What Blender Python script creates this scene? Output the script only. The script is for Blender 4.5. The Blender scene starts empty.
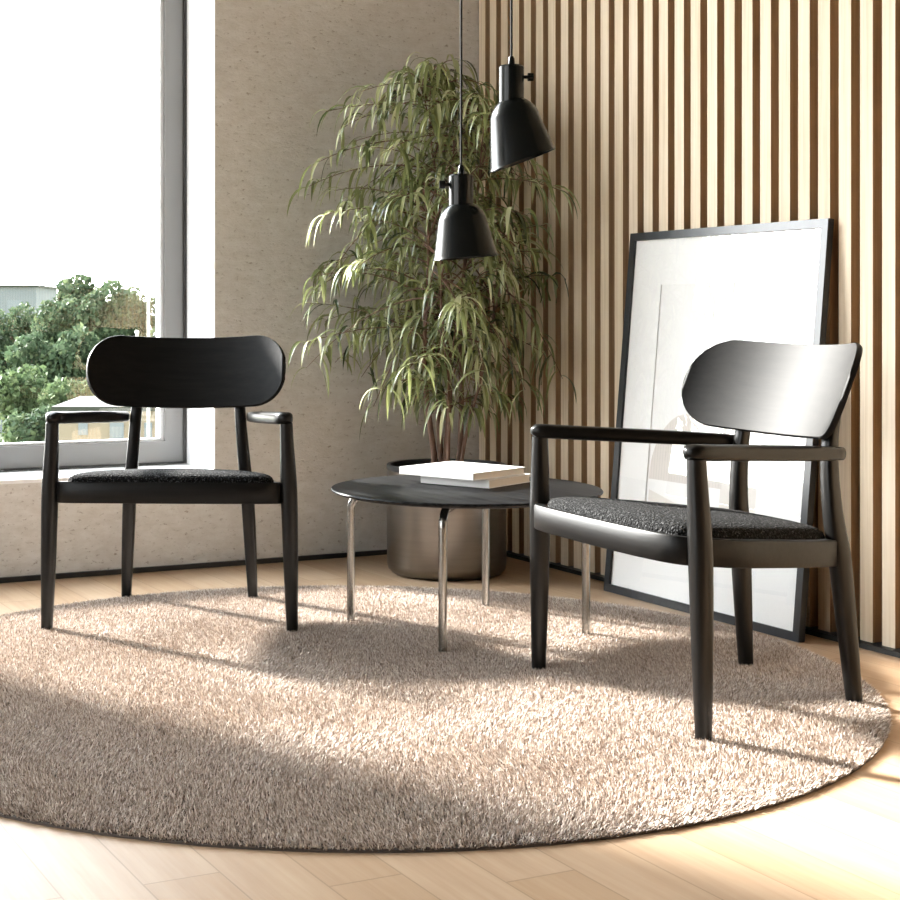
import bpy, bmesh, math, random
import numpy as np
from mathutils import Vector, Matrix, noise as mnoise
random.seed(7); rng = np.random.default_rng(7)
scn = bpy.context.scene
C = scn.collection
PI = math.pi

# ---------------------------------------------------------------- camera frame (room corner is the world origin)
TH = math.radians(25.1)
CAMX, CAMY, CAMZ, FOC = -2.853, -4.624, 0.808, 1545.0
RX, RY, FX, FY = math.cos(TH), -math.sin(TH), math.sin(TH), math.cos(TH)
def from_cam(X, d, z=0.0):                      # metres right of / in front of the camera -> room coordinates
    return Vector((CAMX + X*RX + d*FX, CAMY + X*RY + d*FY, z))

# ---------------------------------------------------------------- object helpers
def thing(name, label, cat, loc=(0, 0, 0), rz=0, group=None):
    o = bpy.data.objects.new(name, None); C.objects.link(o)
    o.location = loc; o.rotation_euler = (0, 0, rz)
    o['label'] = label; o['category'] = cat
    if group: o['group'] = group
    return o
def link(name, me, m, parent=None, smooth=None):
    o = bpy.data.objects.new(name, me); C.objects.link(o)
    if m: me.materials.append(m)
    if parent: o.parent = parent
    if smooth:
        me.shade_smooth()
        me.set_sharp_from_angle(angle=math.radians(smooth))
    return o
def obj(name, bm, m, parent=None, smooth=35, bevel=0):
    if bevel:
        bmesh.ops.bevel(bm, geom=[e for e in bm.edges], offset=bevel, segments=2, affect='EDGES', profile=0.6, clamp_overlap=True)
    bmesh.ops.recalc_face_normals(bm, faces=bm.faces)
    me = bpy.data.meshes.new(name); bm.to_mesh(me); bm.free()
    return link(name, me, m, parent, smooth)
def struct(o):
    o['kind'] = 'structure'; return o
def tag(o, label, cat, group=None):
    o['label'] = label; o['category'] = cat
    if group: o['group'] = group
    return o
def copy_tree(o, parent=None):
    c = o.copy(); C.objects.link(c)
    if parent: c.parent = parent
    for ch in list(o.children): copy_tree(ch, c)
    return c
def box(bm, x0, y0, z0, x1, y1, z1, M=None):
    vs = [bm.verts.new(p) for p in ((x0,y0,z0),(x1,y0,z0),(x1,y1,z0),(x0,y1,z0),(x0,y0,z1),(x1,y0,z1),(x1,y1,z1),(x0,y1,z1))]
    if M:
        for v in vs: v.co = M @ v.co
    for f in ((0,3,2,1),(4,5,6,7),(0,1,5,4),(1,2,6,5),(2,3,7,6),(3,0,4,7)):
        bm.faces.new([vs[i] for i in f])
    return bm
def loft(bm, secs, closed=False, caps=True):
    """secs: list of rings (lists of points of equal count)"""
    rings = [[bm.verts.new(p) for p in s] for s in secs]
    n = len(rings[0]); k = len(rings)
    for i in range(k if closed else k-1):
        a, b = rings[i], rings[(i+1) % k]
        for j in range(n):
            bm.faces.new((a[j], a[(j+1) % n], b[(j+1) % n], b[j]))
    if caps and not closed:
        bm.faces.new(list(reversed(rings[0]))); bm.faces.new(rings[-1])
    return bm
def sec(c, ax, rx, ay, ry, n=16, e=2.6):
    out = []
    for i in range(n):
        t = 2*PI*i/n; ct, st = math.cos(t), math.sin(t)
        x = math.copysign(abs(ct)**(2/e), ct)*rx; y = math.copysign(abs(st)**(2/e), st)*ry
        out.append(Vector(c)+Vector(ax)*x+Vector(ay)*y)
    return out
def post(bm, pts, e=2.6, n=16):
    """pts: (x, y, z, half width x, half depth y): a post of rounded section, soft ends"""
    X, Y = Vector((1,0,0)), Vector((0,1,0)); secs = []
    P = [Vector(p[:3]) for p in pts]
    def s(c, a, b): secs.append(sec(c, X, a, Y, b, n, e))
    d0 = (P[1]-P[0]).normalized(); d1 = (P[-1]-P[-2]).normalized()
    s(P[0], pts[0][3]*.82, pts[0][4]*.82); s(P[0]+d0*.002, pts[0][3], pts[0][4])
    for p, q in list(zip(P, pts))[1:-1]: s(p, q[3], q[4])
    s(P[-1]-d1*.002, pts[-1][3], pts[-1][4]); s(P[-1], pts[-1][3]*.82, pts[-1][4]*.82)
    return loft(bm, secs)
def smoothpts(pts, k=6):
    """Catmull-Rom through tuples"""
    out = []; n = len(pts)
    for i in range(n-1):
        p0, p1, p2, p3 = pts[max(i-1,0)], pts[i], pts[i+1], pts[min(i+2,n-1)]
        for j in range(k):
            t = j/k
            out.append(tuple(0.5*((2*b)+(-a+c)*t+(2*a-5*b+4*c-d)*t*t+(-a+3*b-3*c+d)*t**3) for a,b,c,d in zip(p0,p1,p2,p3)))
    out.append(tuple(pts[-1])); return out
def tube(bm, pts, r, n=12, caps=True):
    P = [Vector(p) for p in pts]; rr = r if isinstance(r, (list, tuple)) else [r]*len(P)
    T = [(P[min(i+1,len(P)-1)]-P[max(i-1,0)]).normalized() for i in range(len(P))]
    up = Vector((0,0,1)) if abs(T[0].z) < .9 else Vector((1,0,0))
    a = T[0].cross(up).normalized(); secs = []
    for i, p in enumerate(P):
        a = (a - T[i]*a.dot(T[i])).normalized(); b = T[i].cross(a)
        secs.append([p+(a*math.cos(2*PI*j/n)+b*math.sin(2*PI*j/n))*rr[i] for j in range(n)])
    return loft(bm, secs, caps=caps)
def lathe(bm, prof, n=48, M=None, close=False):
    rings = []
    for r, z in prof:
        if r < 1e-6: rings.append([bm.verts.new((0,0,z))])
        else: rings.append([bm.verts.new((r*math.cos(2*PI*i/n), r*math.sin(2*PI*i/n), z)) for i in range(n)])
    K = len(rings)
    for i in range(K if close else K-1):
        a, b = rings[i], rings[(i+1) % K]
        for j in range(n):
            q = (j+1) % n
            if len(a) == 1 and len(b) == 1: continue
            if len(a) == 1: bm.faces.new((a[0], b[j], b[q]))
            elif len(b) == 1: bm.faces.new((a[j], a[q], b[0]))
            else: bm.faces.new((a[j], a[q], b[q], b[j]))
    if M:
        for R in rings:
            for v in R: v.co = M @ v.co
    return bm

# ---------------------------------------------------------------- materials
class NT:
    def __init__(s, name):
        s.m = bpy.data.materials.new(name); s.m.use_nodes = True; s.t = s.m.node_tree
        s.b = s.t.nodes['Principled BSDF']; s.out = s.t.nodes['Material Output']
    def n(s, typ, **kw):
        nd = s.t.nodes.new(typ)
        for k, v in kw.items():
            if k.startswith('i_'):
                key = k[2:]; key = int(key) if key.isdigit() else key.replace('_', ' ')
                nd.inputs[key].default_value = v
            else: setattr(nd, k, v)
        return nd
    def l(s, a, b): s.t.links.new(a, b)
    def coord(s, scale=(1,1,1), kind='Object', rot=(0,0,0)):
        tc = s.n('ShaderNodeTexCoord'); mp = s.n('ShaderNodeMapping'); mp.inputs['Scale'].default_value = scale
        mp.inputs['Rotation'].default_value = rot
        s.l(tc.outputs[kind], mp.inputs[0]); return mp.outputs[0]
    def noise(s, vec, scale, detail=4, rough=.55):
        nd = s.n('ShaderNodeTexNoise', i_Scale=scale, i_Detail=detail, i_Roughness=rough); s.l(vec, nd.inputs['Vector']); return nd.outputs[0]
    def ramp(s, fac, stops):
        nd = s.n('ShaderNodeValToRGB'); e = nd.color_ramp.elements
        while len(e) < len(stops): e.new(.5)
        for el, (p, c) in zip(e, stops): el.position = p; el.color = (*c, 1) if len(c) == 3 else c
        s.l(fac, nd.inputs[0]); return nd.outputs[0]
    def mix(s, fac, a, b, mode='MIX'):
        nd = s.n('ShaderNodeMix', data_type='RGBA', blend_type=mode)
        for sock, v in ((nd.inputs[0], fac), (nd.inputs[6], a), (nd.inputs[7], b)):
            if hasattr(v, 'is_linked'): s.l(v, sock)
            else: sock.default_value = v if not isinstance(v, tuple) or len(v) == 4 else (*v, 1)
        return nd.outputs[2]
    def math(s, op, a, b=0.0):
        nd = s.n('ShaderNodeMath', operation=op)
        for i, v in enumerate((a, b)):
            if hasattr(v, 'is_linked'): s.l(v, nd.inputs[i])
            else: nd.inputs[i].default_value = v
        return nd.outputs[0]
    def bump(s, h, strength, dist=.002):
        nd = s.n('ShaderNodeBump', i_Strength=strength, i_Distance=dist); s.l(h, nd.inputs['Height']); s.l(nd.outputs[0], s.b.inputs['Normal'])
    def col(s, c):
        if hasattr(c, 'is_linked'): s.l(c, s.b.inputs['Base Color'])
        else: s.b.inputs['Base Color'].default_value = (*c, 1)
    def set(s, **kw):
        for k, v in kw.items(): s.b.inputs[k.replace('_', ' ')].default_value = v
def plain(name, c, rough=.5, metal=0, **kw):
    t = NT(name); t.col(c); t.set(Roughness=rough, Metallic=metal, **kw); return t.m

# black stained wood of the chairs
def black_wood(name, scale, lo=(.0018,.0016,.0014), hi=(.0060,.0052,.0045), rough=.42, spec=.17):
    t = NT(name); v = t.coord(scale)
    n1 = t.noise(v, 1.0, 6, .6)
    t.col(t.ramp(n1, [(.35, lo), (.7, hi)])); t.set(Roughness=rough)
    t.b.inputs['Specular IOR Level'].default_value = spec
    t.bump(n1, .25, .001); return t.m
M_leg = black_wood('black_wood_upright', (90, 90, 4), rough=.32, spec=.24)
M_hor = black_wood('black_wood_level', (5, 90, 90))
M_ply = black_wood('black_ply', (4, 60, 90), rough=.60, spec=.13)
M_top = black_wood('black_table_wood', (110, 5, 60), (.0005,.0005,.0006), (.022,.022,.023), .42, .07)
# boucle fabric
t = NT('charcoal_boucle'); v = t.coord()
n1 = t.noise(v, 210, 3, .8); n2 = t.noise(v, 40, 2)
vo = t.n('ShaderNodeTexVoronoi', i_Scale=190); t.l(v, vo.inputs['Vector'])
t.col(t.ramp(n1, [(.46, (.002,.002,.002)), (.56, (.010,.010,.010)), (.66, (.10,.10,.10))])); t.set(Roughness=.95); t.b.inputs['Specular IOR Level'].default_value = .1
t.bump(vo.outputs['Distance'], 1.0, .004); M_fabric = t.m
# steel
t = NT('satin_steel'); t.col((.27,.26,.245)); t.set(Roughness=.24, Metallic=1.0); M_steel = t.m
M_lamp = plain('black_lacquer', (.004,.005,.005), .20)
M_lamp.node_tree.nodes['Principled BSDF'].inputs['Specular IOR Level'].default_value = .22
M_lampin = plain('lamp_inside', (.03,.03,.03), .5)
M_cord = plain('black_cord', (.003,.003,.003), .9)
M_rubber = plain('rubber_foot', (.02,.02,.02), .7)
M_bulb = plain('glass_bulb', (.8,.78,.72), .15)
# pot
t = NT('pot_metal'); v = t.coord((3,3,60)); n1 = t.noise(v, 1, 3)
t.col(t.ramp(n1, [(.3,(.19,.17,.148)),(.7,(.22,.197,.172))])); t.set(Roughness=.34, Metallic=1.0); M_pot = t.m
M_potdark = plain('pot_rim', (.035,.036,.038), .35, .3)
t = NT('soil'); n1 = t.noise(t.coord(), 60, 6, .7); t.col(t.ramp(n1, [(.35,(.02,.012,.008)),(.7,(.09,.06,.04))])); t.set(Roughness=1.0); t.bump(n1, 1, .01); M_soil = t.m
t = NT('bark'); n1 = t.noise(t.coord((60,60,14)), 1, 5, .7); t.col(t.ramp(n1, [(.3,(.075,.035,.022)),(.7,(.22,.13,.09))])); t.set(Roughness=.8); t.bump(n1,.6,.003); M_bark = t.m
# leaf: colour varies from leaf to leaf
def leaf_mat(name, stops, trans=.35, rough=.38, spec=.5):
    t = NT(name); t.b.inputs['Specular IOR Level'].default_value = spec; at = t.n('ShaderNodeAttribute', attribute_name='tone')
    c = t.ramp(at.outputs['Fac'], stops); t.col(c); t.set(Roughness=rough)
    tr = t.n('ShaderNodeBsdfTranslucent'); t.l(c, tr.inputs[0]); mx = t.n('ShaderNodeMixShader'); mx.inputs[0].default_value = trans
    t.l(t.b.outputs[0], mx.inputs[1]); t.l(tr.outputs[0], mx.inputs[2]); t.l(mx.outputs[0], t.out.inputs[0]); return t.m
M_leaf = leaf_mat('long_leaf', [(0,(.035,.055,.016)),(.5,(.28,.31,.12)),(1,(.72,.72,.46))], .42, .28, 1.0)
M_tree = leaf_mat('tree_leaf', [(0,(.028,.050,.026)),(.5,(.055,.082,.045)),(1,(.10,.125,.062))], .3, .7, .1)
M_bush = leaf_mat('bush_leaf', [(0,(.035,.06,.027)),(.5,(.07,.10,.045)),(1,(.12,.15,.07))], .3, .7, .1)
# rug
t = NT('rug_pile'); at = t.n('ShaderNodeAttribute', attribute_name='tone')
t.col(t.ramp(at.outputs['Fac'], [(0,(.17,.12,.088)),(.5,(.48,.39,.325)),(1,(.84,.77,.70))])); t.set(Roughness=.85)
t.b.inputs['Sheen Weight'].default_value = .2; M_pile = t.m
M_rugbase = plain('rug_backing', (.10,.075,.06), .95)
M_rugedge = plain('rug_edge', (.06,.045,.036), .95)
# plaster wall
t = NT('mottled_plaster'); v = t.coord()
n1 = t.noise(v, 1.6, 5, .6); n2 = t.noise(t.coord((1,1,2.2)), 16, 6, .7); n3 = t.noise(t.coord((1,1,2.0)), 42, 4, .75)
c = t.ramp(n1, [(.3,(.59,.57,.54)),(.7,(.68,.66,.63))])
c = t.mix(t.ramp(n2, [(.35,(0,0,0)),(.65,(.7,.7,.7))]), c, (.50,.465,.42))
c = t.mix(t.ramp(n3, [(.33,(.9,.9,.9)),(.42,(0,0,0))]), c, (.28,.245,.20))
t.col(c); t.set(Roughness=.8); t.bump(t.math('ADD', n3, n2), .6, .005); M_plaster = t.m
M_paint = plain('white_paint', (.80,.80,.80), .6)
M_paintroom = plain('taupe_paint', (.13,.12,.11), .8)
M_ceil = plain('ceiling_paint', (.14,.13,.12), .8)
M_alu = plain('grey_window_profile', (.17,.165,.16), .45, .0)
M_edgeshade = plain('dark_edge_shade', (.03,.028,.026), .6)
M_bead = plain('light_glazing_bead', (.5,.5,.5), .45)
M_black = plain('black_trim', (.012,.012,.012), .45)
# glass: clear sheet with surface reflections
def glass(name, refl=1.0, tint=(1,1,1)):
    t = NT(name); t.t.nodes.remove(t.b)
    tr = t.n('ShaderNodeBsdfTransparent'); tr.inputs[0].default_value = (*tint, 1)
    gl = t.n('ShaderNodeBsdfGlossy'); gl.inputs['Roughness'].default_value = .0
    lw = t.n('ShaderNodeLayerWeight', i_Blend=.5); mx = t.n('ShaderNodeMixShader')
    fr = t.math('ADD', t.math('MULTIPLY', t.math('POWER', lw.outputs['Facing'], 5.0), .9), .07)
    t.l(t.math('MULTIPLY', fr, refl), mx.inputs[0]); t.l(tr.outputs[0], mx.inputs[1]); t.l(gl.outputs[0], mx.inputs[2]); t.l(mx.outputs[0], t.out.inputs[0]); return t.m
M_glass = glass('window_glass', 1.0, (.97,.98,.97))
M_pglass = glass('picture_glass', 1.0)
# oak floor, boards along the slatted wall (y)
t = NT('oak_floor'); tc = t.n('ShaderNodeTexCoord'); sp = t.n('ShaderNodeSeparateXYZ'); t.l(tc.outputs['Object'], sp.inputs[0])
bw = .118; px = t.math('DIVIDE', sp.outputs[0], bw); ix = t.math('FLOOR', px); fx = t.math('FRACT', px)
wn = t.n('ShaderNodeTexWhiteNoise', noise_dimensions='1D'); t.l(ix, wn.inputs['W'])
py = t.math('ADD', t.math('DIVIDE', sp.outputs[1], 1.35), t.math('MULTIPLY', wn.outputs[0], 5.0)); iy = t.math('FLOOR', py); fy = t.math('FRACT', py)
wn2 = t.n('ShaderNodeTexWhiteNoise', noise_dimensions='2D'); cv = t.n('ShaderNodeCombineXYZ'); t.l(ix, cv.inputs[0]); t.l(iy, cv.inputs[1]); t.l(cv.outputs[0], wn2.inputs['Vector'])
off = t.n('ShaderNodeVectorMath', operation='SCALE'); t.l(wn2.outputs[1], off.inputs[0]); off.inputs[3].default_value = 7.0
ad = t.n('ShaderNodeVectorMath', operation='ADD'); t.l(tc.outputs['Object'], ad.inputs[0]); t.l(off.outputs[0], ad.inputs[1])
mp = t.n('ShaderNodeMapping'); mp.inputs['Scale'].default_value = (26, 1.6, 1); t.l(ad.outputs[0], mp.inputs[0])
g1 = t.noise(mp.outputs[0], 1.0, 8, .62)
mp2 = t.n('ShaderNodeMapping'); mp2.inputs['Scale'].default_value = (140, 6, 1); t.l(ad.outputs[0], mp2.inputs[0]); g2 = t.noise(mp2.outputs[0], 1.0, 4, .6)
c = t.ramp(g1, [(.25,(.29,.155,.075)),(.5,(.38,.235,.135)),(.75,(.46,.315,.195))])
c = t.mix(t.math('MULTIPLY', g2, .35), c, (.56,.45,.33))
c = t.mix(.22, c, t.ramp(wn2.outputs[0], [(0,(.36,.25,.15)),(1,(.60,.49,.37))]))
ex = t.math('MINIMUM', fx, t.math('SUBTRACT', 1.0, fx)); ey = t.math('MINIMUM', fy, t.math('SUBTRACT', 1.0, fy))
seam = t.math('MAXIMUM', t.math('LESS_THAN', ex, .011), t.math('LESS_THAN', ey, .0012))
c = t.mix(t.math('MULTIPLY', seam, .42), c, (.14,.09,.05)); t.col(c); t.set(Roughness=.40); t.b.inputs['Specular IOR Level'].default_value = .12
t.bump(t.math('SUBTRACT', t.math('MULTIPLY', g1, .25), seam), .35, .0015); M_floor = t.m
# oak slats, each with its own tone
SP = .0707
def slat_mat(name, stops):
    t = NT(name); tc = t.n('ShaderNodeTexCoord'); sp = t.n('ShaderNodeSeparateXYZ'); t.l(tc.outputs['Object'], sp.inputs[0])
    iy = t.math('FLOOR', t.math('DIVIDE', sp.outputs[1], SP)); wn = t.n('ShaderNodeTexWhiteNoise', noise_dimensions='1D'); t.l(iy, wn.inputs['W'])
    off = t.n('ShaderNodeVectorMath', operation='SCALE'); t.l(wn.outputs[1], off.inputs[0]); off.inputs[3].default_value = 9.0
    ad = t.n('ShaderNodeVectorMath', operation='ADD'); t.l(tc.outputs['Object'], ad.inputs[0]); t.l(off.outputs[0], ad.inputs[1])
    mp = t.n('ShaderNodeMapping'); mp.inputs['Scale'].default_value = (110, 110, 2.6); t.l(ad.outputs[0], mp.inputs[0])
    g = t.noise(mp.outputs[0], 1.0, 7, .6)
    c = t.ramp(g, stops); c = t.mix(.18, c, t.ramp(wn.outputs[0], [(0, stops[0][1]), (1, stops[-1][1])]))
    t.col(c); t.set(Roughness=.6); t.bump(g, .25, .001); return t.m
M_slat = slat_mat('oak_slat', [(.25,(.54,.415,.27)),(.5,(.70,.575,.42)),(.78,(.80,.69,.55))])
M_slatshade = slat_mat('oak_slat_shaded', [(.25,(.30,.18,.09)),(.5,(.43,.28,.155)),(.78,(.53,.37,.22))])
M_felt = plain('brown_felt', (.06,.038,.022), .95)
# pictures
M_frame = black_wood('black_frame', (30,30,4), (.006,.006,.007), (.012,.015,.019), .30, .6)
M_mat = plain('picture_mount', (.82,.81,.79), .9)
M_art = plain('art_paper', (.79,.78,.76), .9)
M_artshape = plain('art_blush', (.63,.585,.54), .9)
M_artshape2 = plain('art_sand', (.69,.65,.60), .9)
M_artline = plain('art_line', (.50,.47,.44), .9)
M_book = plain('book_cover_white', (.80,.79,.77), .55)
M_bookpg = plain('book_pages', (.74,.68,.60), .85)
# outside
t = NT('outdoor_ground'); n1 = t.noise(t.coord(), .25, 5); t.col(t.ramp(n1, [(.35,(.10,.13,.07)),(.65,(.24,.24,.17))])); t.set(Roughness=1.0); M_ground = t.m
M_house = plain('beige_render', (.17,.14,.10), .9)
M_reflg = plain('reflection_grey', (.11,.125,.13), .9)
M_win = plain('dark_house_window', (.10,.12,.13), .3)
M_roof = plain('roof_tiles', (.018,.022,.014), .9)
M_white = plain('white_metal', (.30,.30,.30), .5)

# ---------------------------------------------------------------- room
XL, YF, ZC = -5.2, -8.0, 3.1
W1 = (-2.80, -.987); W2 = (-4.1, -.55); WZ0, WZ1 = .31, 2.92; RD = .25; WT = .36
bm = bmesh.new(); box(bm, XL-WT, YF-.3, -.12, .3, WT, 0); struct(obj('floor', bm, M_floor, smooth=None))
bm = bmesh.new(); box(bm, XL-WT, YF-.3, ZC, .3, WT, ZC+.15); struct(obj('ceiling', bm, M_ceil, smooth=None))
bm = bmesh.new()
for x0, x1 in ((XL-.36, W1[0]), (W1[1], .3)): box(bm, x0, 0, 0, x1, WT, ZC)
for x0, x1 in (W1,):
    box(bm, x0, 0, 0, x1, WT, WZ0-.012); box(bm, x0, 0, WZ1, x1, WT, ZC)
struct(obj('wall_back', bm, M_plaster, smooth=None))
bm = bmesh.new(); box(bm, .04, YF, 0, .3, 0, ZC); wr = struct(obj('wall_right', bm, M_felt, smooth=None))
bm = bmesh.new()
y = -.006
while y > YF:
    box(bm, 0, y-.041, .0135, .0399, y, ZC)
    y -= SP
sc_ = obj('slat_cladding', bm, M_slat, wr, smooth=None); sc_.data.materials.append(M_slatshade)
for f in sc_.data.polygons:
    if abs(f.normal.y) > .9: f.material_index = 1        # same oak as the faces; shade in the gaps painted as a darker tone
bm = bmesh.new()
box(bm, XL-WT, YF-.3, 0, XL, W2[0], ZC); box(bm, XL-WT, W2[1], 0, XL, 0, ZC)
box(bm, XL-WT, W2[0], 0, XL, W2[1], WZ0-.012); box(bm, XL-WT, W2[0], WZ1, XL, W2[1], ZC); struct(obj('wall_left', bm, M_paintroom, smooth=None))
bm = bmesh.new(); box(bm, XL, YF-.3, 0, .3, YF, ZC); struct(obj('wall_front', bm, M_paintroom, smooth=None))
bm = bmesh.new(); box(bm, -.024, YF, .0005, .0395, -.013, .013); struct(obj('baseboard_right', bm, M_black, smooth=None))
bm = bmesh.new(); box(bm, XL, -.012, .0005, -.025, -.0005, .016); struct(obj('shadow_gap_back', bm, M_black, smooth=None))  # black strip standing in for the shadow gap at the wall's foot
def window(name, x0, x1, turn=False):
    e = bpy.data.objects.new(name, None); C.objects.link(e); e['kind'] = 'structure'; e.location = ((x0+x1)/2, RD, WZ0)
    def put(nm, bm, m, bev=0):
        o = obj(nm, bm, m, None, smooth=None, bevel=bev); o.parent = e; o.matrix_parent_inverse = Matrix.Translation(e.location).inverted(); return o
    bm = bmesh.new()                                    # white lining of the opening
    box(bm, x0, -.0, WZ0, x0+.006, RD, WZ1); box(bm, x1-.006, -.0, WZ0, x1, RD, WZ1); box(bm, x0+.006, 0, WZ1-.006, x1-.006, RD, WZ1)
    put('reveal', bm, M_paint)
    bm = bmesh.new(); box(bm, x0, -.002, WZ0-.012, x1, RD+.1, WZ0); put('sill', bm, M_paint)
    a, b, z0, z1 = x0+.006, x1-.006, WZ0+.004, WZ1-.006; fw = .076
    bm = bmesh.new(); y0, y1 = RD, RD+.075
    for (u0, u1, v0, v1) in ((a, a+fw, z0, z1), (b-fw, b, z0, z1), (a+fw, b-fw, z0, z0+fw), (a+fw, b-fw, z1-fw, z1)):
        box(bm, u0, y0, v0, u1, y1, v1)
    put('window_frame', bm, M_alu)
    bm = bmesh.new()                                    # dark strip painting the shade along the frame's outer edge
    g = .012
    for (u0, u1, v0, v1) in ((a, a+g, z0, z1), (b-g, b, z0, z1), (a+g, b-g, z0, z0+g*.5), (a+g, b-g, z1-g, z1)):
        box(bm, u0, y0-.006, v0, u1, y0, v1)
    put('edge_shade', bm, M_edgeshade)
    bm = bmesh.new(); q = fw; g = .014                  # pale glazing bead
    for (u0, u1, v0, v1) in ((a+q, a+q+g, z0+q, z1-q), (b-q-g, b-q, z0+q, z1-q), (a+q+g, b-q-g, z0+q, z0+q+g*.6), (a+q+g, b-q-g, z1-q-g, z1-q)):
        box(bm, u0, y0+.012, v0, u1, y0+.05, v1)
    put('glazing_bead', bm, M_bead)
    bm = bmesh.new(); yy = y0+.032; vs = [bm.verts.new(p) for p in ((a+q+g*.5, yy, z0+q+g*.3), (b-q-g*.5, yy, z0+q+g*.3), (b-q-g*.5, yy, z1-q-g*.5), (a+q+g*.5, yy, z1-q-g*.5))]
    bm.faces.new(vs); put('pane', bm, M_glass)
    if turn:                                            # same window set in the left wall
        e.rotation_euler.z = PI/2; e.location = (XL-RD, (x0+x1)/2, WZ0)
window('window_1', *W1); window('window_2', *W2, turn=True)

# ---------------------------------------------------------------- armchair (front feet on local y=0, backrest towards +y)
def ring_outline(off=0.0, n=72):
    """seat frame seen from above: wide rounded front, narrowing to the rear legs"""
    key = [(0,-.062),(.12,-.060),(.205,-.053),(.260,-.038),(.287,-.008),(.292,.045),(.289,.11),(.262,.21),(.228,.32),(.190,.410),(.155,.452),(.09,.468),(0,.472)]
    half = smoothpts(key, 5); pts = half + [(-x, y) for x, y in reversed(half[1:-1])]
    P = [Vector((x, y)) for x, y in pts]; out = []
    for i, p in enumerate(P):
        t = (P[(i+1) % len(P)] - P[i-1]).normalized(); nrm = Vector((t.y, -t.x))
        out.append(p - nrm*off)
    return out
def seat_z(y): return .379 - .096*y
def make_chair():
    root = thing('lounge_armchair', '', 'chair', group='black lounge armchairs')
    for s in (-1, 1):                                   # front legs
        bm = bmesh.new()
        post(bm, smoothpts([(s*.314,.004,.0,.0145,.0150),(s*.3105,.004,.15,.0185,.0190),(s*.3065,.003,.33,.0215,.0220),(s*.304,.002,.40,.0205,.0215),(s*.3005,.0,.48,.0175,.0190),(s*.299,-.001,.531,.0165,.0175)], 4))
        obj('front_leg', bm, M_leg, root, 40)
    for s in (-1, 1):                                   # rear legs run on as back posts
        bm = bmesh.new()
        post(bm, smoothpts([(s*.181,.469,.0,.0140,.0150),(s*.174,.455,.16,.0175,.0190),(s*.167,.443,.30,.0190,.0215),(s*.158,.432,.40,.0175,.0185),(s*.148,.432,.52,.0160,.0150),(s*.143,.452,.61,.0150,.0100),(s*.141,.470,.655,.0130,.0060)], 4), e=3.4)
        obj('rear_leg', bm, M_leg, root, 40)
    # seat frame: bent hoop
    bm = bmesh.new(); O = ring_outline(0); I = ring_outline(.026); h = .054
    secs = []
    for o_, i_ in zip(O, I):
        zt, zi = seat_z(o_.y), seat_z(i_.y); m1 = o_.lerp(i_, .1); m2 = o_.lerp(i_, .9)
        secs.append([Vector((o_.x,o_.y,zt-h+.003)), Vector((o_.x,o_.y,zt-.003)), Vector((m1.x,m1.y,zt)), Vector((m2.x,m2.y,zi)), Vector((i_.x,i_.y,zi-.003)), Vector((i_.x,i_.y,zi-h+.003)), Vector((m2.x,m2.y,zi-h)), Vector((m1.x,m1.y,zt-h))])
    loft(bm, secs, closed=True); obj('seat_frame', bm, M_hor, root, 50)
    bm = bmesh.new(); B = ring_outline(.027)
    lo = [bm.verts.new((p.x,p.y,seat_z(p.y)-.036)) for p in B]; up = [bm.verts.new((p.x,p.y,seat_z(p.y)-.016)) for p in B]
    bm.faces.new(lo); bm.faces.new(up)
    for i in range(len(B)): j = (i+1) % len(B); bm.faces.new((lo[i], lo[j], up[j], up[i]))
    obj('seat_board', bm, M_black, root, None)
    # upholstered cushion
    bm = bmesh.new(); Q = ring_outline(.030); cen = Vector((0, .20)); rings = []
    prof = [(1.0,-.014),(1.0,.004),(.985,.012),(.955,.0175),(.90,.022),(.80,.0265),(.65,.030),(.45,.0325),(.22,.034)]
    for k, zz in prof: rings.append([bm.verts.new(((cen.x+(p.x-cen.x)*k), (cen.y+(p.y-cen.y)*k), seat_z(cen.y+(p.y-cen.y)*k)+zz)) for p in Q])
    n = len(Q)
    for a, b in zip(rings, rings[1:]):
        for j in range(n): bm.faces.new((a[j], a[(j+1)%n], b[(j+1)%n], b[j]))
    ctr = bm.verts.new((0, cen.y, seat_z(cen.y)+.0345))
    for j in range(n): bm.faces.new((rings[-1][j], rings[-1][(j+1)%n], ctr))
    bm.faces.new(list(reversed(rings[0])))
    obj('seat_cushion', bm, M_fabric, root, 80)
    # armrests
    for s in (-1, 1):
        bm = bmesh.new(); A = Vector((.300, -.023, .5595)); B_ = Vector((.176, .446, .5325)); ax = (B_-A); L = ax.length; ax.normalize()
        side = Vector((ax.y, -ax.x, 0)).normalized(); upv = side.cross(ax); upv = upv if upv.z > 0 else -upv
        prof = [(0,.004),(.004,.0125),(.012,.019),(.028,.0235),(.05,.0245),(.10,.0235),(.20,.0205),(.35,.0175),(L-.03,.0165),(L-.012,.0145),(L-.003,.009),(L,.003)]
        secs = []
        for dd, w in prof:
            c = A+ax*dd; hh = .0160 if dd < .4 else .0145; e_ = min(1, .35+min(dd, L-dd)/.02); hh *= e_
            c = c - upv*.0160; c.x *= 1
            q = sec(c, side, w, upv, hh, 20, 3.2); secs.append([Vector((s*p.x, p.y, p.z)) for p in q])
        loft(bm, secs); obj('armrest', bm, M_leg if False else M_arm, root, 50)
    # curved backrest panel, bean shaped, leaning back
    bm = bmesh.new(); R_ = .44; A_ = .300; r = .1065; tau = math.radians(24); th = .0125
    N, Mv = 56, 18; front = []; back = []
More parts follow.
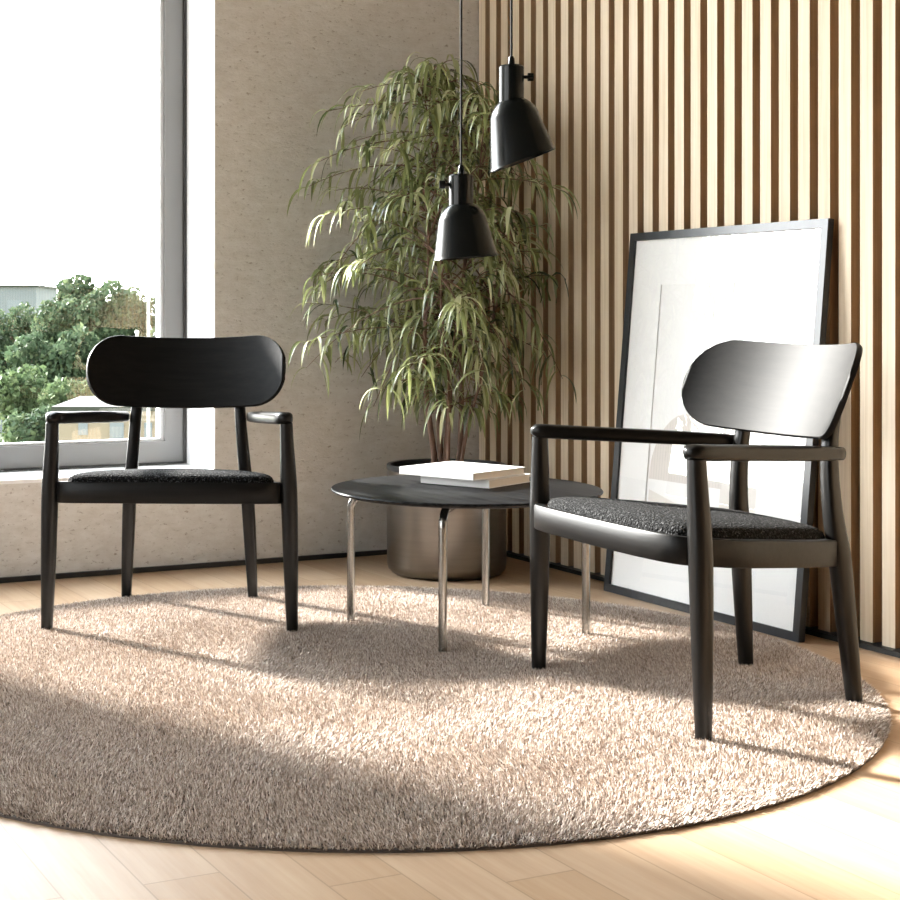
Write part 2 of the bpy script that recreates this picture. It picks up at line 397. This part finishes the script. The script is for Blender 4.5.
    for i in range(N+1):
        q = -1 + 2*i/N; a = A_*math.sin(q*PI/2)                 # denser at the ends
        e = max(0, abs(a)-(A_-r)); hh = max(1e-6, 1-(e/r)**2.1)**(1/2.1)*r
        cz = .012*((a/A_)**2)*1.6 - .010
        fr, bk = [], []
        for j in range(Mv+1):
            t_ = -1+2*j/Mv; v = math.sin(t_*PI/2)*hh + cz
            ph = a/R_
            mid = Vector((R_*math.sin(ph), .466-(R_-R_*math.cos(ph)) + v*math.sin(tau), .6495+v*math.cos(tau)))
            nrm = Vector((-math.sin(ph), -math.cos(ph)*math.cos(tau), math.cos(ph)*math.sin(tau)*1.0)).normalized()
            edge = max(abs(a)/A_, abs(t_)) ; k = 1.0 if (hh > r*.25 and abs(t_) < .995) else .55
            fr.append(mid+nrm*th*.5*k); bk.append(mid-nrm*th*.5*k)
        front.append([bm.verts.new(p) for p in fr]); back.append([bm.verts.new(p) for p in bk])
    for i in range(N):
        for j in range(Mv):
            bm.faces.new((front[i][j], front[i+1][j], front[i+1][j+1], front[i][j+1])); bm.faces.new((back[i][j], back[i][j+1], back[i+1][j+1], back[i+1][j]))
        for j in (0, Mv): bm.faces.new((front[i][j], back[i][j], back[i+1][j], front[i+1][j]))
    for i in (0, N):
        for j in range(Mv): bm.faces.new((front[i][j], front[i][j+1], back[i][j+1], back[i][j]))
    obj('backrest', bm, M_ply, root, 50)
    return root
M_arm = black_wood('black_wood_arm', (70, 6, 70), rough=.32)
ch1 = make_chair()
ch2 = copy_tree(ch1)
RUGZ = .0062
p = from_cam(-.3335, 3.9333, RUGZ); ch1.location = p; ch1.rotation_euler.z = -(.0403+TH)
p = from_cam(.6485, 3.2128, RUGZ); ch2.location = p; ch2.rotation_euler.z = -(1.2111+TH)
ch1['label'] = 'black wooden lounge armchair facing the camera, standing in front of the window'
ch2['label'] = 'black wooden lounge armchair turned sideways, standing in front of the leaning picture'

# ---------------------------------------------------------------- round side table
TZ = .3665
tb = thing('coffee_table', 'low round black coffee table on four steel tube legs, two books on it', 'table', (-.780, -1.205, RUGZ), .06)
bm = bmesh.new(); rt = .3475; zt = TZ-RUGZ
lathe(bm, [(0,zt-.014),(rt-.022,zt-.014),(rt-.008,zt-.0105),(rt-.001,zt-.006),(rt,zt-.004),(rt-.002,zt-.001),(rt-.006,zt),(0,zt)], 96)
obj('tabletop', bm, M_top, tb, 30)
for sx, sy in ((-1,1),(-1,-1),(1,-1),(1,1)):
    bm = bmesh.new(); a = .216; rb = .040; d = Vector((-sx, -sy, 0)).normalized(); base = Vector((sx*a, sy*a, 0)); zc = zt-.0145-.0105
    pts = [base+Vector((0,0,.004)), base+Vector((0,0,zc-rb))]
    for k in range(1, 9):
        q = k/8*PI/2; pts.append(base+d*(rb-rb*math.cos(q))+Vector((0,0,zc-rb+rb*math.sin(q))))
    pts.append(base+d*.27+Vector((0,0,zc)))
    tube(bm, pts, .0105, 16); lg = obj('leg', bm, M_steel, tb, 40)
    bm = bmesh.new(); tube(bm, [base, base+Vector((0,0,.0045))], .0108, 16); obj('foot_cap', bm, M_rubber, lg, 40)
def book(name, label, corner, rz, w, l, h, z):
    b = thing(name, label, 'book', (corner[0], corner[1], z), rz, 'white books on the coffee table')
    # spine along local x = 0 ; thin covers, page block
    bm = bmesh.new(); c = .0022
    box(bm, 0, 0, 0, w, l, c); box(bm, 0, 0, h-c, w, l, h); box(bm, 0, 0, c, c, l, h-c); obj('cover', bm, M_book, b, None, bevel=.0005)
    bm = bmesh.new(); box(bm, c, .003, c, w-.003, l-.003, h-c); obj('pages', bm, M_bookpg, b, None)
    return b
def fpt(x, y, z):
    d = FOC*(CAMZ-z)/(y-316); return from_cam((x-300)/FOC*d, d, z)
# ---------------------------------------------------------------- rug
RC, RR = (-1.290, -1.545), 1.132
bm = bmesh.new(); lathe(bm, [(0,0),(RR-.012,0),(RR-.004,.002),(RR-.006,.004),(0,.004)], 128, Matrix.Translation((RC[0], RC[1], .0002)))
rug = tag(obj('round_rug', bm, M_rugbase, None, 30), 'large round taupe shaggy rug on the oak floor under both armchairs', 'rug')
NB = 560000
u = rng.random(NB); ang = rng.random(NB)*2*PI; rad = np.sqrt(u)*(RR-.004)
bx, by = RC[0]+rad*np.cos(ang), RC[1]+rad*np.sin(ang)
low = np.array([mnoise.noise(Vector((a*3.2, b*3.2, 0))) for a, b in zip(bx[::1], by[::1])])
lean = rng.normal(0, .38, NB) ; la = rng.random(NB)*2*PI
Lh = .0105*(.8+.4*rng.random(NB)); wd = .0006+.0005*rng.random(NB)
edge = np.clip((rad-(RR-.05))/.04, 0, 1)
lx = lean*np.cos(la)+low*.55+edge*.5*np.cos(ang); ly = lean*np.sin(la)-low*.35+edge*.5*np.sin(ang)
wa = rng.random(NB)*2*PI; wx, wy = np.cos(wa)*wd, np.sin(wa)*wd
base = np.stack([bx, by, np.full(NB, .003)], 1); D = np.stack([lx, ly, np.ones(NB)], 1); D /= np.linalg.norm(D, axis=1)[:, None]
D2 = np.stack([lx*1.9, ly*1.9, np.ones(NB)*.8], 1); D2 /= np.linalg.norm(D2, axis=1)[:, None]
mid = base + D*(Lh*.55)[:, None]; tip = mid + D2*(Lh*.5)[:, None]; Wv = np.stack([wx, wy, np.zeros(NB)], 1)
V = np.stack([base-Wv, base+Wv, mid+Wv, mid-Wv, tip], 1).reshape(-1, 3).astype(np.float32)
i0 = (np.arange(NB)*5)[:, None]
quads = i0+np.array([[0,1,2,3]]); tris = i0+np.array([[3,2,4]])
me = bpy.data.meshes.new('pile'); me.vertices.add(NB*5); me.vertices.foreach_set('co', V.ravel())
loops = np.concatenate([quads, tris], 1).ravel().astype(np.int32); me.loops.add(len(loops)); me.loops.foreach_set('vertex_index', loops)
st = np.empty(NB*2, np.int32); st[0::2] = np.arange(NB)*7; st[1::2] = np.arange(NB)*7+4
me.polygons.add(NB*2); me.polygons.foreach_set('loop_start', st); me.update(calc_edges=True); me.validate()
at = me.attributes.new('tone', 'FLOAT', 'POINT'); at.data.foreach_set('value', np.repeat(np.clip(rng.normal(.5, .30, NB), 0, 1), 5).astype(np.float32))
link('pile', me, M_pile, rug); me.shade_smooth()
# bound edge
bm = bmesh.new(); lathe(bm, [(RR-.012,.0002),(RR-.004,.0002),(RR-.003,.0025),(RR-.004,.005),(RR-.012,.005)], 160, Matrix.Translation((RC[0], RC[1], 0)), close=True)
obj('binding', bm, M_rugedge, rug, 50)

# books: lower then upper
def place_book(label, cl, cf, cr, z, h, name='book'):
    """cl left corner, cf front corner, cr right corner (image pixels)"""
    L_, F_, R_ = fpt(*cl, z+h), fpt(*cf, z+h), fpt(*cr, z+h)  # corners taken from image pixels, projected through the camera to the book's top
    ex = (R_-F_); w = ex.length; ang = math.atan2(ex.y, ex.x); l = (L_-F_).length
    return book(name, label, (F_.x, F_.y), ang, w, l, h, z)
place_book('white hardback book, the lower of two on the black coffee table', (414.7,475.5), (489.2,480.0), (531.0,473.7), TZ+.0004, .022)
place_book('white hardback book, the upper of two on the black coffee table', (407,465.9), (473.3,473.2), (525.5,467.0), TZ+.0232, .019)

# ---------------------------------------------------------------- pendant lamps
def pendant(label, nx, ny_top, nny_bot, d, tilt, rs, hs, knob_side, cut=0.0):
    """nx: neck centre px; heights from camera geometry"""
    s = d/FOC; X = (nx-300)*s; z_neck_top = CAMZ+(316-ny_top)*s; z_neck_bot = CAMZ+(316-nny_bot)*s
    o = thing('pendant_lamp', label, 'lamp', from_cam(X, d, z_neck_bot), -TH, 'black pendant lamps')
    nh = z_neck_top-z_neck_bot; nr = .0290
    bm = bmesh.new(); lathe(bm, [(0,-.01),(nr,-.01),(nr,nh-.004),(nr-.004,nh),(.008,nh+.001),(.007,nh+.016),(.004,nh+.022),(0,nh+.022)], 36); obj('lamp_neck', bm, M_lamp, o, 30)
    bm = bmesh.new(); tube(bm, [(0,0,nh+.01),(0,0,ZC-z_neck_bot-.02)], .0028, 8); obj('cord', bm, M_cord, o, 60)
    bm = bmesh.new(); zc = ZC-z_neck_bot; lathe(bm, [(0,zc-.03),(.05,zc-.03),(.055,zc-.026),(.055,zc-.0005),(0,zc-.0005)], 32); obj('ceiling_rose', bm, M_lamp, o, 30)
    Mr = Matrix.Rotation(tilt, 4, 'Y')
    bm = bmesh.new(); r0 = .034; r1 = rs; t_ = .0016
    prof = [(r0-.004,.008),(r0+.004,.002),(r0+.016,-.012),(r0+.022,-.026),(r1-.004,-hs+.008),(r1,-hs)]
    inner = [(r-t_, z-t_*.6) for r, z in reversed(prof)]; inner[0] = (r1-t_, -hs)
    lathe(bm, prof+inner, 64, None, close=True)
    for v in bm.verts: v.co.z -= v.co.x*math.tan(cut)*min(1, max(0, -v.co.z/hs)); v.co = Mr @ v.co
    obj('lamp_shade', bm, M_lamp, o, 30)
    bm = bmesh.new(); lathe(bm, [(0,-.03),(.014,-.03),(.016,-.05),(.026,-.075),(.028,-.09),(.02,-.108),(0,-.115)], 24, Mr); obj('bulb', bm, M_bulb, o, 60)
    bm = bmesh.new(); k = knob_side; zz = nh*.70
    tube(bm, [(k*nr*.9,0,zz),(k*(nr+.010),0,zz)], .004, 12); tube(bm, [(k*(nr+.009),0,zz),(k*(nr+.022),0,zz)], .0095, 16); obj('knob', bm, M_lamp, o, 40)
    return o
pendant('lower of the two black metal pendant lamps, hanging in front of the plant', 461.2, 174.5, 208, 3.62, math.radians(-5), .0775, .1175, -1)
pendant('higher of the two black metal pendant lamps, its shade tilted to the right', 511.5, 65.5, 104, 3.60, math.radians(-11), .0810, .1350, 1, math.radians(-9))

# ---------------------------------------------------------------- picture leaning on the slats
pic = thing('framed_picture', 'large abstract print in a thin black frame leaning against the slatted wall', 'picture', (-.118, -1.289, .001), 0)
PW, PH, PD, PB = .800, 1.056, .020, .0225
lean_a = math.asin((.118-.021)/1.056)
Mp = Matrix.Rotation(lean_a, 4, 'Y')                 # local: x depth (+x away from viewer), y width, z up
shear = .024
def pbox(bm, x0, y0, z0, x1, y1, z1): box(bm, x0, y0, z0, x1, y1, z1, Mp)
bm = bmesh.new(); w = PW/2
for a in ((0,-w,0,PD,w,PB),(0,-w,PH-PB,PD,w,PH),(0,-w,PB,PD,-w+PB,PH-PB),(0,w-PB,PB,PD,w,PH-PB)): pbox(bm, *a)
obj('frame', bm, M_frame, pic, None)
bm = bmesh.new(); pbox(bm, PD-.004, -w+.004, .004, PD+.001, w-.004, PH-.004); obj('backing_board', bm, M_felt, pic, None)
mw = w-PB+.001
bm = bmesh.new()                                       # mount with a window cut out
ay, az0, az1 = .250, .165, PH-.155
for a in ((.0085,-mw,PB,.0115,mw,az0),(.0085,-mw,az1,.0115,mw,PH-PB),(.0085,-mw,az0,.0115,-ay,az1),(.0085,ay,az0,.0115,mw,az1)): pbox(bm, *a)
obj('mount', bm, M_mat, pic, None)
bm = bmesh.new(); pbox(bm, .0118, -ay-.02, az0-.02, .0128, ay+.02, az1+.02); art = obj('print', bm, M_art, pic, None)
def pflat(poly, x, m, name):
    bm = bmesh.new(); bm.faces.new([bm.verts.new(Mp @ Vector((x, a, b))) for a, b in poly]); return obj(name, bm, m, art, None)
cyy, czz, rr_ = .09, .345, .155
pflat([(cyy+rr_*math.cos(t_), czz+rr_*1.25*math.sin(t_)) for t_ in np.linspace(0, PI, 40)], .01170, M_artshape, 'half_disc')
pflat([(-.20,az0+.03),(-.06,az0+.03),(-.06,.56),(-.075,.62),(-.13,.66),(-.185,.62),(-.20,.56)], .01172, M_artshape2, 'tall_shape')
pflat([(.24,.19),(-.02,.19),(-.02,.255),(.24,.315)], .01174, M_artshape2, 'low_shape')
bm = bmesh.new()
for k in range(26):
    yy = cyy-rr_+.012+k*.0115; hh = 1.25*math.sqrt(max(0, rr_**2-(yy-cyy)**2))
    if hh > .01:
        bm.faces.new([bm.verts.new(Mp @ Vector((.01160, a, b))) for a, b in ((yy,czz),(yy+.0013,czz),(yy+.0013,czz+hh*.97),(yy,czz+hh*.97))])
obj('hatching', bm, M_artline, art, None)
bm = bmesh.new(); bm.faces.new([bm.verts.new(Mp @ Vector((.0060, a, b))) for a, b in ((-mw,PB-.001),(mw,PB-.001),(mw,PH-PB+.001),(-mw,PH-PB+.001))]); obj('picture_glass', bm, M_pglass, pic, None)

# ---------------------------------------------------------------- potted plant
PX, PY = -.372, -.415
plant = thing('potted_plant', 'tall potted tree with long drooping leaves in the corner of the room', 'plant', (PX, PY, .0005))
pr, ph_ = .187, .338
bm = bmesh.new(); lathe(bm, [(0,.0),(pr-.030,.0),(pr-.014,.005),(pr-.004,.016),(pr,.034),(pr,ph_-.003),(pr-.003,ph_),(pr-.009,ph_),(pr-.011,ph_-.004),(pr-.011,ph_-.05),(0,ph_-.05)], 96); pot = obj('pot', bm, M_pot, plant, 40)
bm = bmesh.new(); lathe(bm, [(pr+.0008,ph_-.012),(pr+.0016,ph_-.010),(pr+.0016,ph_+.002),(pr-.001,ph_+.004),(pr-.012,ph_+.003),(pr-.0135,ph_-.03),(pr-.0115,ph_-.03)], 96, close=True); obj('rim', bm, M_potdark, pot, 40)
bm = bmesh.new(); lathe(bm, [(0,ph_-.035),(pr*.5,ph_-.037),(pr-.0135,ph_-.045),(pr-.014,ph_-.049),(0,ph_-.049)], 48)
obj('soil', bm, M_soil, plant, 60)
rp = random.Random(21)
stems = []
for k, (ox, oy, tx, ty, H_) in enumerate([(-.015,-.02,.02,-.01,1.34),(.03,.0,.10,-.08,1.42),(-.045,.01,-.13,-.06,1.20),(.01,.035,-.02,.08,1.50),(.04,-.03,.14,-.20,1.02),(-.02,-.05,-.12,-.17,.98)]):
    pts = [Vector((ox,oy,ph_-.05))]
    for j in range(1, 13):
        f = j/12; pts.append(Vector((ox+(tx-ox)*f**1.6+math.sin(f*7+k)*.012, oy+(ty-oy)*f**1.6+math.cos(f*6+k*2)*.012, ph_-.05+(H_-ph_+.05)*f)))
    stems.append(pts); bm = bmesh.new(); tube(bm, pts, [(.0105 if k<4 else .007)*(1-.75*j/12) for j in range(13)], 10); obj('stem', bm, M_bark, plant, 60)
def env_r(z): return float(np.interp(z, [.40,.52,.65,.85,1.05,1.25,1.4,1.52,1.64], [.08,.36,.45,.47,.48,.48,.45,.37,.20]))
def clampw(p):
    q = Vector(p)
    if q.x+PX > -.035: q.x = -.035-PX-rp.random()*.01
    if q.y+PY > -.04: q.y = -.04-PY-rp.random()*.01
    return q
LV, LF, LT = [], [], []
def leaf(p, d, L, w, droop, tone):
    """narrow blade: starts along d, bends over and hangs"""
    base = len(LV); n = 7; side = d.cross(Vector((0,0,1)))
    side = side.normalized() if side.length > .01 else Vector((1,0,0))
    side = (side + Vector((rp.uniform(-.4,.4), rp.uniform(-.4,.4), rp.uniform(-.5,.5)))).normalized()
    dirn = Vector(d); q = Vector(p)
    for i in range(n+1):
        f = i/n; ww = w*max(.04, math.sin(PI*min(1, .06+f*.94))**.75)*(1-.25*f)
        up = side.cross(dirn).normalized()
        a = clampw(q-side*ww+up*ww*.35); c_ = clampw(q); b = clampw(q+side*ww+up*ww*.35)
        LV.extend([a, c_, b]); LT.extend([tone]*3)
        if i: 
            k = base+3*(i-1); LF.append((k,k+1,k+4,k+3)); LF.append((k+1,k+2,k+5,k+4))
        q = q+dirn*(L/n); dirn = (dirn+Vector((0,0,-droop))).normalized()
bmb = bmesh.new()
for bi in range(180):
    st = rp.choice(stems); j = rp.randint(4, 12); s0 = st[j]
    ang_ = bi*2.39996+rp.uniform(-.3,.3)
    dv = Vector((math.cos(ang_), math.sin(ang_), 0))
    ze = .55+1.10*((bi*.7548776+rp.uniform(0,.05)) % 1)
    if abs(ze-s0.z) > .33: s0 = min((q for s_ in stems for q in s_), key=lambda q: abs(q.z-(ze-.08))+rp.random()*.1)
    r = env_r(ze)*rp.choice([rp.uniform(.25,.7), rp.uniform(.6,1.03)])*(.80 if dv.x*RX+dv.y*RY > .3 else 1.0)
    end = Vector((dv.x*r, dv.y*r, ze-.06)); mid = s0.lerp(end, .5)+Vector((0,0,.07+.06*rp.random()))
    pts = []
    for k in range(11):
        f = k/10; q = s0*(1-f)**2+mid*2*f*(1-f)+end*f*f; pts.append(clampw(q))
    tube(bmb, pts, [.0030*(1-.7*k/10) for k in range(11)], 5)
    L0 = (end-s0).length; nl = max(8, int(L0/.021))
    for k in range(nl):
        f = .18+.82*(k+rp.random())/nl; f = min(f, 1); x = f*10; i = min(int(x), 9); q = pts[i].lerp(pts[i+1], x-i)
        td = (pts[i+1]-pts[i]); td = td.normalized() if td.length > 1e-4 else dv
        a = rp.uniform(0, 2*PI); d = (td*.55+Vector((math.cos(a), math.sin(a), 0))*.7+Vector((0,0,rp.uniform(-.1,.65)))).normalized()
        leaf(q, d, rp.uniform(.085,.150), rp.uniform(.0045,.0082), rp.uniform(.30,.66), min(1, max(0, rp.gauss(.45,.25))))
obj('branches', bmb, M_bark, plant, 60)
def foliage(name, V_, F_, T_, m, parent):
    me = bpy.data.meshes.new(name); me.from_pydata([tuple(v) for v in V_], [], F_); me.update()
    a = me.attributes.new('tone', 'FLOAT', 'POINT'); a.data.foreach_set('value', T_); o = link(name, me, m, parent); me.shade_smooth(); return o
foliage('foliage', LV, LF, LT, M_leaf, plant)

# ---------------------------------------------------------------- outside the window
GZ = -6.5
bm = bmesh.new(); vs = [bm.verts.new(p) for p in ((-160, 3, GZ), (200, 3, GZ), (200, 260, GZ), (-160, 260, GZ))]; bm.faces.new(vs); struct(obj('ground_outside', bm, M_ground, smooth=None))
def dirpt(px, dist, z): return from_cam((px-300)/FOC*dist, dist, z)
def crown_mesh(blobs, n, size, m, parent, seed, zsq=1.0):
    r_ = np.random.default_rng(seed); Vs = []; T = []
    tot = sum(b[3]**2 for b in blobs)
    for (x, y, z, r) in blobs:
        k = int(n*r*r/tot); v = r_.normal(size=(k,3)); v /= np.linalg.norm(v, axis=1)[:,None]
        rad_ = r*(1-.5*r_.random(k)**2.2)*(1+.18*np.sin(v[:,0]*5+x)*np.cos(v[:,2]*6+z))
        c = np.array([x,y,z])+v*rad_[:,None]*np.array([1,1,zsq]); a = r_.normal(size=(k,3)); a /= np.linalg.norm(a,axis=1)[:,None]
        b = np.cross(a, r_.normal(size=(k,3))); b /= np.linalg.norm(b,axis=1)[:,None]; s = (size*(.6+.8*r_.random(k)))[:,None]
        Vs.append(np.stack([c-a*s, c+b*s*.6, c+a*s, c-b*s*.6], 1).reshape(-1,3)); T.append(np.repeat(np.clip(r_.normal(.45,.25,k),0,1),4))
    V_ = np.concatenate(Vs); T_ = np.concatenate(T); k = len(V_)//4
    me = bpy.data.meshes.new('crown'); me.from_pydata(V_.tolist(), [], (np.arange(k*4).reshape(-1,4)).tolist()); me.update()
    a = me.attributes.new('tone','FLOAT','POINT'); a.data.foreach_set('value', T_.astype(np.float32)); return link('crown', me, m, parent)
def tree(label, px, dist, ztop, rad_, seed, m=None, cat='tree', group=None, sparse=False, n=5200, size=.12):
    g = dirpt(px, dist, GZ); r_ = random.Random(seed); root = thing('broadleaf_tree', label, cat, g, 0, group)
    h = ztop-GZ; zc = h-rad_*1.0; blobs = []
    for k in range(15):
        a = r_.uniform(0, 2*PI); q = rad_*r_.uniform(.2,.62)
        blobs.append((q*math.cos(a), q*math.sin(a), zc+r_.uniform(-1.1,.55)*rad_, rad_*r_.uniform(.30,.48)))
    blobs.append((0,0,zc-.1*rad_,rad_*.6))
    crown_mesh(blobs, int(n*1.9), size, m or M_tree, root, seed)
    bm = bmesh.new(); tube(bm, [(0,0,0),(.05,.02,zc*.5),(0,.05,zc),(.1,0,zc+rad_*.5)], [.28,.2,.14,.05], 8)
    for k in range(5):
        b = blobs[k]; tube(bm, [(0,.02,zc*.55),(b[0]*.5,b[1]*.5,(zc*.6+b[2])/2),(b[0],b[1],b[2])], [.10,.07,.03], 6)
    obj('trunk', bm, M_bark, root, 60); return root
def zt_px(y, dist): return CAMZ+(316-y)/FOC*dist
G = 'trees outside the window'
tree('tall round tree seen through the window, the highest crown outside', 82, 60, zt_px(271,60), 2.15, 3, group=G, n=9000)
tree('green tree outside the window, low crown right of the tallest tree', 130, 67, zt_px(287,67), 1.9, 5, group=G, n=4500)
tree('dark green tree at the left edge of the window view, left of the tallest tree', 12, 70, zt_px(298,70), 2.0, 8, group=G, n=5500)
tree('mid green tree outside, filling the gap below the tallest crown', 55, 54, zt_px(322,54), 2.0, 11, group=G, n=6000)
tree('tree beyond the window reveal, hidden from most of the room', 190, 62, zt_px(280,62), 2.2, 14, group=G, n=4500)
tree('tree left of the window view, beyond the left edge of the photo', -60, 60, zt_px(285,60), 2.4, 15, group=G, n=4500)
tree('second tree left of the window view, further out of the photo', -150, 66, zt_px(290,66), 2.6, 16, group=G, n=4500)
def bush(label, px, dist, ytop, rw, seed, m):
    g = dirpt(px, dist, GZ); z = zt_px(ytop, dist)-GZ; root = thing('clipped_bush', label, 'bush', g, 0, 'bushes outside the window'); r_ = random.Random(seed)
    blobs = [(rw*r_.uniform(-.6,.6), rw*r_.uniform(-.4,.4), z-rw*r_.uniform(.45,1.4), rw*r_.uniform(.4,.6)) for _ in range(9)]
    for zz in np.arange(.5, z-rw, .7): blobs.append((r_.uniform(-.3,.3), r_.uniform(-.3,.3), float(zz), rw*.6))
    crown_mesh(blobs, 3600, .10, m, root, seed)
    bm = bmesh.new(); tube(bm, [(0,0,0),(0,0,z*.8)], [.15,.06], 8); obj('trunk', bm, M_bark, root, 60)
bush('yellow-green rounded bush seen low at the left in the window', 22, 48, 366, 1.0, 31, M_bush)
bush('rounded green bush seen left of the armchair backrest, beside the yellow-green one', 72, 47, 378, .95, 32, M_bush)
bush('dark rounded bush seen behind the left armrest', 40, 44, 402, .9, 33, M_tree)
bush('pale green bush beside the beige house outside', 118, 50, 372, 1.1, 34, M_bush)
def house(name, label, px0, px1, dist, ytop, depth, m, wins):
    a, b = dirpt(px0, dist, GZ), dirpt(px1, dist, GZ); w = (b-a).length; h = zt_px(ytop, dist)-GZ
    root = thing(name, label, 'building', a, -TH)
    bm = bmesh.new(); box(bm, 0, 0, 0, w, depth, h); obj('walls', bm, m, root, None)
    bm = bmesh.new(); box(bm, -.15, -.15, h, w+.15, depth+.15, h+.12); obj('roof', bm, M_roof, root, None)
    for (x0, z0, x1, z1) in wins:
        bm = bmesh.new(); box(bm, x0*w, -.03, h-z1, x1*w, .02, h-z0); obj('window', bm, M_win, root, None)
house('beige_house', 'low beige house outside, seen under the left armrest', 58, 215, 40, 411, 5, M_house, [(.13,.25,.19,.62),(.33,.3,.42,.8),(.55,.3,.60,.8)])
house('reflection_block', 'pale grey block added to imitate a reflection in the glass, at the left edge of the window view', -60, 36, 95, 287, 8, M_reflg, [(.1,.8,.25,2.4),(.4,.8,.55,2.4),(.7,.8,.85,2.4)])  # block added outside in place of an interior reflection on the pane
for i, (px, y0, lab) in enumerate(((148.5, 292, 'tall white post outside next to the window frame'), (137, 330, 'shorter white post outside, behind the armchair backrest'))):
    g = dirpt(px, 38, GZ); root = thing('white_post', lab, 'post', g, 0, 'white posts outside'); h = zt_px(y0, 38)-GZ
    bm = bmesh.new(); lathe(bm, [(0,0),(.10,0),(.10,.2),(.045,.25),(.04,h-.1),(.06,h-.05),(.03,h),(0,h)], 16); obj('pole', bm, M_white, root, 40)

# ---------------------------------------------------------------- light
w = bpy.data.worlds.new('sky'); scn.world = w; w.use_nodes = True; nt = w.node_tree; bg = nt.nodes['Background']
tc = nt.nodes.new('ShaderNodeTexCoord'); sp = nt.nodes.new('ShaderNodeSeparateXYZ'); nt.links.new(tc.outputs['Generated'], sp.inputs[0])
rm = nt.nodes.new('ShaderNodeValToRGB'); e = rm.color_ramp.elements
e[0].position = .0; e[0].color = (1.0,.98,.94,1); e[1].position = .5; e[1].color = (.86,.93,1.0,1); q = e.new(.12); q.color = (.98,.99,1.0,1)
nt.links.new(sp.outputs[2], rm.inputs[0]); vd = nt.nodes.new('ShaderNodeVectorMath'); vd.operation = 'DOT_PRODUCT'; nt.links.new(tc.outputs['Generated'], vd.inputs[0]); vd.inputs[1].default_value = (-.374, .821, .431)
def wm(op, a, b):
    n_ = nt.nodes.new('ShaderNodeMath'); n_.operation = op
    for i_, v_ in enumerate((a, b)):
        if hasattr(v_, 'is_linked'): nt.links.new(v_, n_.inputs[i_])
        else: n_.inputs[i_].default_value = v_
    return n_.outputs[0]
st_ = wm('ADD', wm('MULTIPLY', wm('POWER', wm('MAXIMUM', vd.outputs['Value'], 0.0), 3.0), 22.0), 6.0)
sc2 = nt.nodes.new('ShaderNodeVectorMath'); sc2.operation = 'SCALE'; nt.links.new(rm.outputs[0], sc2.inputs[0]); nt.links.new(st_, sc2.inputs[3])
nt.links.new(sc2.outputs[0], bg.inputs[0]); bg.inputs[1].default_value = 1.0
# bright haze round the low sun, calmer sky away from it
az = math.radians(24.5); el = math.radians(25.5)
sd = Vector((math.sin(az)*math.cos(el), -math.cos(az)*math.cos(el), -math.sin(el)))
sl = bpy.data.lights.new('sun', 'SUN'); sl.energy = 43.0; sl.angle = math.radians(4.6); sl.color = (1.0,.965,.92)
so = bpy.data.objects.new('sun', sl); C.objects.link(so); so.rotation_euler = sd.to_track_quat('-Z', 'Y').to_euler(); so.location = (-2, 6, 6)

# ---------------------------------------------------------------- camera
cam = bpy.data.cameras.new('camera'); co = bpy.data.objects.new('camera', cam); C.objects.link(co); scn.camera = co
co.location = (CAMX, CAMY, CAMZ); co.rotation_euler = (PI/2, 0, -TH)
cam.sensor_width = 36; cam.lens = 36*FOC/900; cam.shift_x = (450-300)/900; cam.shift_y = -(450-316)/900
cam.clip_end = 1000
scn.view_settings.view_transform = 'Standard'; scn.view_settings.look = 'None'; scn.view_settings.gamma = 1; scn.view_settings.use_curve_mapping = False
scn.view_settings.exposure = 0.0
scn.cycles.use_denoising = True
scn.cycles.max_bounces = 12; scn.cycles.diffuse_bounces = 6; scn.cycles.glossy_bounces = 4; scn.cycles.transparent_max_bounces = 12
scn.cycles.caustics_reflective = False; scn.cycles.caustics_refractive = False
